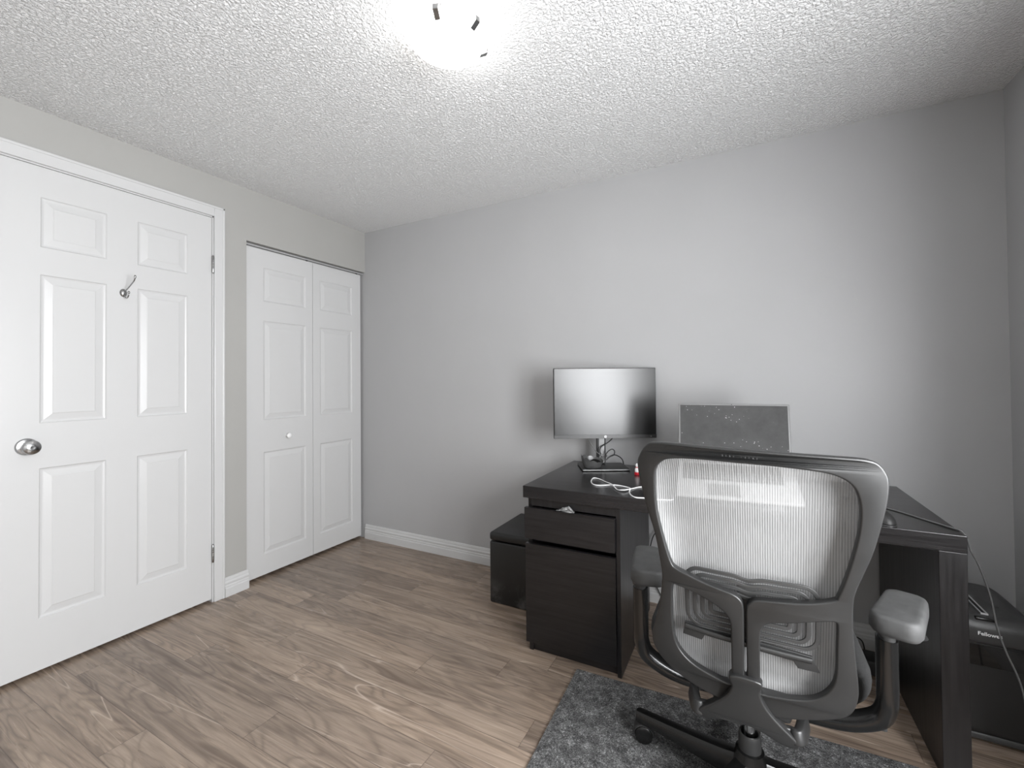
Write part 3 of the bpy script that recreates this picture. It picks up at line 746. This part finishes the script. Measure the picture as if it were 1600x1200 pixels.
H1 = [(-.150, .998), (-.129, 1.006), (-.083, 1.009), (-.012, 1.008), (.053, 1.006), (.112, 1.001), (.140, .993), (.158, .979), (.167, .958), (.1705, .931), (.169, .894), (.162, .850), (.152, .804), (.142, .770), (.136, .760), (.105, .749), (.073, .743), (.039, .739), (.012, .735), (.002, .728), (-.0035, .715), (-.0040, .680), (-.0045, .620), (-.005, .568), (-.0085, .561), (-.012, .568), (-.0115, .620), (-.011, .680), (-.0110, .712), (-.015, .728), (-.028, .738), (-.054, .744), (-.080, .750), (-.112, .760), (-.132, .767), (-.143, .778), (-.155, .822), (-.167, .889), (-.168, .943), (-.164, .979)]
H2 = [(-.142, .728), (-.132, .731), (-.099, .724), (-.067, .712), (-.044, .697), (-.033, .678), (-.0315, .647), (-.032, .595), (-.033, .545), (-.038, .533), (-.065, .537), (-.105, .550), (-.131, .571), (-.144, .599), (-.147, .642), (-.146, .688)]
H3 = [(.0165, .660), (.021, .680), (.034, .694), (.070, .703), (.100, .712), (.127, .719), (.138, .719), (.142, .710), (.142, .664), (.142, .613), (.137, .583), (.123, .559), (.102, .543), (.071, .535), (.039, .531), (.022, .530), (.0165, .537), (.016, .600)]
fr = plate('back_frame', [sm(OUT), sm(H1), sm(H2, 4), sm(H3, 4)], .020, .0035, 'plastic', ch, back(0), smooth=40)
# mesh fabric: rows between the frame's outer edges
so = sm(OUT, 8)
def span(z):
    xs = []
    for i in range(len(so)):
        (xa, za), (xb, zb) = so[i], so[(i+1) % len(so)]
        if (za-z)*(zb-z) <= 0 and za != zb: xs.append(xa+(xb-xa)*(z-za)/(zb-za))
    return min(xs), max(xs)
bm = bmesh.new(); g = []
NZ, NX = 60, 40
for j in range(NZ+1):
    z = .505+(1.018-.505)*j/NZ
    z_ = min(max(z, .505), 1.018); x0, x1 = span(z_)
    x0 += .010; x1 -= .010
    row = []
    for i in range(NX+1):
        x = x0+(x1-x0)*i/NX
        e = 1-(2*i/NX-1)**8; ez = min(1, (j/NZ)*12, (1-j/NZ)*12)
        row.append(bm.verts.new((x, FY(x, z)+.013+.022*e*ez, z+ZO)))
    g.append(row)
for j in range(NZ):
    for i in range(NX): bm.faces.new((g[j][i], g[j][i+1], g[j+1][i+1], g[j+1][i]))
obj('mesh_fabric', bm, 'fabric', ch, smooth=80)
rim = [(x*.965, .767+(z-.767)*.955) for x, z in sm(OUT, 3)]
obj('fabric_rim', sweep(bmesh.new(), [(x, FY(x, z)+.0145, z+ZO) for x, z in rim], .0055, .0045, up=(0, 1, 0), seg=8, closed=True), 'plastic_dark', ch, smooth=60)
# raised lip along the top of the cross bars
# faint maker marks moulded in the top rail
bm = bmesh.new()
for i, x in enumerate([-.040+.0062*k for k in range(10)]):
    if i in (4,): continue
    z = 1.0195-.0002*i; h = .0030
    bw = .0007 if i % 2 else .0012
    box(bm, x, x+bw, FY(x, z)-.0104, FY(x, z)-.0095, z-h/2+ZO, z+h/2+ZO)
obj('moulded_lettering', bm, 'pad', fr)

# lumbar support: nested rounded rings
def rr(cx, cz, hx, hz, r, n=5, dip=0):
    pts = []
    for (qx, qz, a0) in ((1, 1, 0), (-1, 1, PI/2), (-1, -1, PI), (1, -1, 3*PI/2)):
        for i in range(n+1):
            a = a0+PI/2*i/n; pts.append((cx+qx*(hx-r)+r*math.cos(a), cz+qz*(hz-r)+r*math.sin(a)))
        if qx == 1 and qz == 1:
            for x in [.05-.1*k/12 for k in range(13)]: pts.append((cx+x, cz+hz-dip*math.exp(-(x/.016)**2)))
    return pts
lum = None
lcx, lcz = -.001, .7055
for k in range(4):
    hx, hz = .1185-.0150*k, .0690-.0128*k
    r = max(.030-.006*k, .010)
    ww = .0074
    outer = rr(lcx, lcz, hx, hz, r, dip=.006); inner = rr(lcx, lcz, hx-ww, hz-ww*.92, max(r-ww, .004), dip=.006)
    if lum is None:
        lum = plate('lumbar_support', [outer, inner], .0050, .0012, 'lumbar', ch, back(.0125), smooth=40)
    else: plate('lumbar_ring', [outer, inner], .0050, .0012, 'lumbar', lum, back(.0125), smooth=40)
plate('lumbar_spine', [[(-.020, .64), (.012, .64), (.012, .757), (-.020, .757)]], .0035, .001, 'lumbar', lum, back(.0150))
plate('lumbar_bar', [[(-.122, .640), (.104, .628), (.117, .596), (.082, .598), (.074, .612), (-.084, .621), (-.090, .608), (-.127, .610)]], .006, .001, 'plastic_dark', ch, back(.0110))
obj('lumbar_bar_ridge', sweep(bmesh.new(), [(x, FY(x, z)+.0055, z+ZO) for x, z in [(-.121+.0225*k, .633-.0012*k) for k in range(11)]], .0035, .0055, up=(0, 0, 1), seg=10), 'plastic', ch, smooth=60)

# yoke: wishbone shell below the spine whose two arms hook forward under the seat
YK = [(-.0345, .560), (-.032, .536), (-.042, .512), (-.060, .489), (-.080, .468), (-.094, .456), (-.1015, .447), (-.098, .439), (-.082, .439), (-.062, .446), (-.045, .450), (-.028, .450), (-.010, .455), (.010, .452), (.028, .446), (.046, .437), (.064, .432), (.078, .434), (.081, .442), (.070, .455), (.050, .475), (.032, .496), (.020, .516), (.0145, .538), (.0165, .560)]
yoke = plate('yoke', [sm(YK, 4)], .026, .004, 'plastic', ch, back(-.0075), smooth=45)
def yarm(sx):
    cx = -.010
    pts = [(cx+sx*.062, FY(cx+sx*.062, .456)-.008, .458), (cx+sx*.078, FY(cx+sx*.078, .450)-.002, .451), (cx+sx*.093, -.352, .452), (cx+sx*.104, -.310, .450), (cx+sx*.108, -.26, .432), (cx+sx*.100, -.20, .410), (cx+sx*.088, -.14, .385)]
    P = catmull([(x, y, z+ZO) for x, y, z in pts], 6); n = len(P)
    return sweep(bmesh.new(), P, [.006+.003*min(1, i/9) for i in range(n)], [.010+.004*min(1, i/9) for i in range(n)], up=(0, 0, 1), seg=20, power=6)
for sx in (-1, 1): obj('yoke_arm', yarm(sx), 'plastic', yoke, smooth=50)

# seat
def seat_loft(hx, y0, y1, levels):
    rings = []
    for (dz, ins) in levels:
        cy, hy = (y0+y1)/2, (y1-y0)/2
        ring = []
        for p in sq_ring(hx-ins, hy-ins, 0, .085-ins*.6, 8, cy=cy): 
            x, y = p[0], p[1]; t = (y-y0)/(y1-y0)
            ring.append((x, y, dz+.018*(x/hx)**2+.012*(2*t-1)**2-(.02*max(0, t-.8)/.2)))
        rings.append(ring)
    return loft(rings)
obj('seat', seat_loft(.245, -.185, .285, [(.400, .022), (.405, .008), (.420, .002), (.440, 0), (.460, .002), (.472, .010), (.478, .024), (.480, .060), (.479, .12)]), 'seat', ch, smooth=60)
obj('seat_pan', seat_loft(.238, -.175, .275, [(.372, .060), (.376, .030), (.388, .010), (.402, .004), (.404, .012)]), 'plastic_gloss', ch, smooth=50)
mech = obj('tilt_mechanism', soft(B(-.085, .085, -.165, .10, .335, .385), .012), 'plastic_dark', ch, smooth=45)
obj('mechanism_plate', B(-.12, .12, -.10, .06, .352, .375, .003), 'steel', mech)
obj('tilt_lever', sweep(bmesh.new(), [(.08, -.05, .345), (.20, -.05, .340), (.245, -.055, .338)], .006, seg=10), 'steel', mech, smooth=50)
obj('lever_paddle', rbox(.262, -.060, .344, .034, .030, .026, .006), 'lumbar', mech)

# armrests
def arm(sx, pad_c, pad_rot, topz, hl):
    a = thing_part('armrest', ch)
    px = sx*.252; py = -.205
    pts = [(px, py, topz-.055), (px, py, .56), (px, py, .50), (px*.995, py+.002, .474), (px*.955, py+.006, .446), (px*.85, py+.012, .424), (px*.70, py+.02, .406), (px*.50, py+.035, .392), (px*.33, py+.05, .384)]
    P = catmull([(x, y, z+ZO) for x, y, z in pts], 7); n = len(P)
    obj('arm_upright', sweep(bmesh.new(), P, [.0185-.004*max(0, (i/n-.5)*2) for i in range(n)], [.022]*n, up=(0, 1, 0), seg=24, power=2.3), 'plastic_gloss', a, smooth=50)
    obj('height_slide', sweep(bmesh.new(), [(px, py, .52+ZO), (px, py, topz-.02)], .0135, .020, up=(0, 1, 0), seg=16, power=3), 'plastic_dark', a, smooth=50)
    obj('height_button', rbox(px+.022, py+.005, topz-.050, .012, .014, .010, .003), 'steel', a)
    R = Matrix.Rotation(pad_rot, 4, 'Z')
    # tapering support below the pad
    rings = [sq_ring(.0165, .024, topz-.052, .010, cx=px, cy=py), sq_ring(.020, .030, topz-.036, .012, cx=px, cy=py), sq_ring(.030, .050, topz-.020, .016, cx=pad_c[0], cy=pad_c[1]-.01)]
    obj('pad_bracket', loft(rings), 'plastic_dark', a, smooth=50)
    rings = []
    for z, ins in ((-.024, .014), (-.020, .005), (-.012, .000), (.002, 0), (.011, .001), (.0160, .0035), (.0178, .007), (.0182, .013)):
        r = sq_ring(.039-ins, hl-ins, z, max(.026-ins, .004))
        r2 = []
        for x, y, zz in r:
            w = 1.0-.08*(y/hl); q = R @ V((x*w, y, zz)); r2.append((q.x+pad_c[0], q.y+pad_c[1], q.z+topz))
        rings.append(r2)
    obj('arm_pad', loft(rings), 'pad', a, smooth=45)
def thing_part(name, parent):
    o = bpy.data.objects.new(name, None); C.objects.link(o); o.parent = parent; o.empty_display_size = .03; return o
arm(1, (.272, -.222), -.36, .672, .084)
arm(-1, (-.232, -.208), .20, .672, .090)

# gas lift and five-star base
BX, BY = -.005, -.050
obj('gas_lift', lathe(bmesh.new(), [(0, .10), (.014, .10), (.014, .335), (0, .335)], 28, Matrix.Translation((BX, BY, 0))), 'chrome', ch, smooth=40)
obj('lift_sleeve', lathe(bmesh.new(), [(.0255, .085), (.0275, .09), (.0275, .205), (.0250, .212), (.0215, .212), (.0205, .200), (.0205, .15), (.0145, .15)], 32, Matrix.Translation((BX, BY, 0))), 'plastic_dark', ch, smooth=40)
hub = obj('base_hub', lathe(bmesh.new(), [(0, .070), (.040, .070), (.046, .078), (.046, .120), (.040, .140), (.034, .168), (.0275, .170), (.0275, .09)], 36, Matrix.Translation((BX, BY, 0))), 'plastic_gloss', ch, smooth=45)
def base_leg(a):
    m = Matrix.Translation((BX, BY, 0)) @ Matrix.Rotation(a, 4, 'Z'); bm = bmesh.new()
    secs = []
    for t in [k/10 for k in range(11)]:
        x = .030+.306*t; zt = .150-.054*t**.8-.004*t; zb = .088-.024*t*0+.0-.010*t; w = .026-.008*t
        zb = .085-.020*t+.0
        secs.append([(x, -w, zb), (x, -w*.95, zt-.014), (x, -w*.62, zt-.002), (x, 0, zt), (x, w*.62, zt-.002), (x, w*.95, zt-.014), (x, w, zb)])
    secs.append([(.340, y*.6, z if z > .075 else z+.004) for x, y, z in secs[-1]])
    R = [[bm.verts.new(m @ V(p)) for p in s] for s in secs]; n = 7
    for p, q in zip(R, R[1:]):
        for i in range(n): bm.faces.new((p[i], p[(i+1) % n], q[(i+1) % n], q[i]))
    bm.faces.new(R[0]); bm.faces.new(R[-1][::-1]); return bm
def caster(a):
    m = Matrix.Translation((BX, BY, 0)) @ Matrix.Rotation(a, 4, 'Z') @ Matrix.Translation((.332, 0, 0)) @ Matrix.Rotation(.5, 4, 'Z')
    c = thing_part('caster', ch)
    bm = bmesh.new()
    for s_ in (-1, 1): lathe(bm, [(0, -.009), (.022, -.009), (.0265, -.006), (.0275, 0), (.0265, .006), (.022, .009), (0, .009)], 28, m @ Matrix.Translation((-.012, s_*.0175, .0275)) @ Matrix.Rotation(PI/2, 4, 'X'))
    obj('wheel', bm, 'plastic_gloss', c, smooth=45)
    pts = [(-.012+.030*math.cos(t), 0, .0285+.030*math.sin(t)) for t in [PI*(-.05+k*1.0/10) for k in range(11)]]
    bm = sweep(bmesh.new(), [m @ V(p) for p in pts], .026, .0025, up=m.to_3x3() @ V((1, 0, .01)), seg=12, power=4)
    lathe(bm, [(0, .05), (.009, .05), (.009, .080), (0, .080)], 16, m)
    obj('caster_hood', bm, 'plastic_dark', c, smooth=45)
for k in range(5):
    a = math.radians(160+72*k); obj('base_leg', base_leg(a), 'plastic_gloss', ch, smooth=45); caster(a)
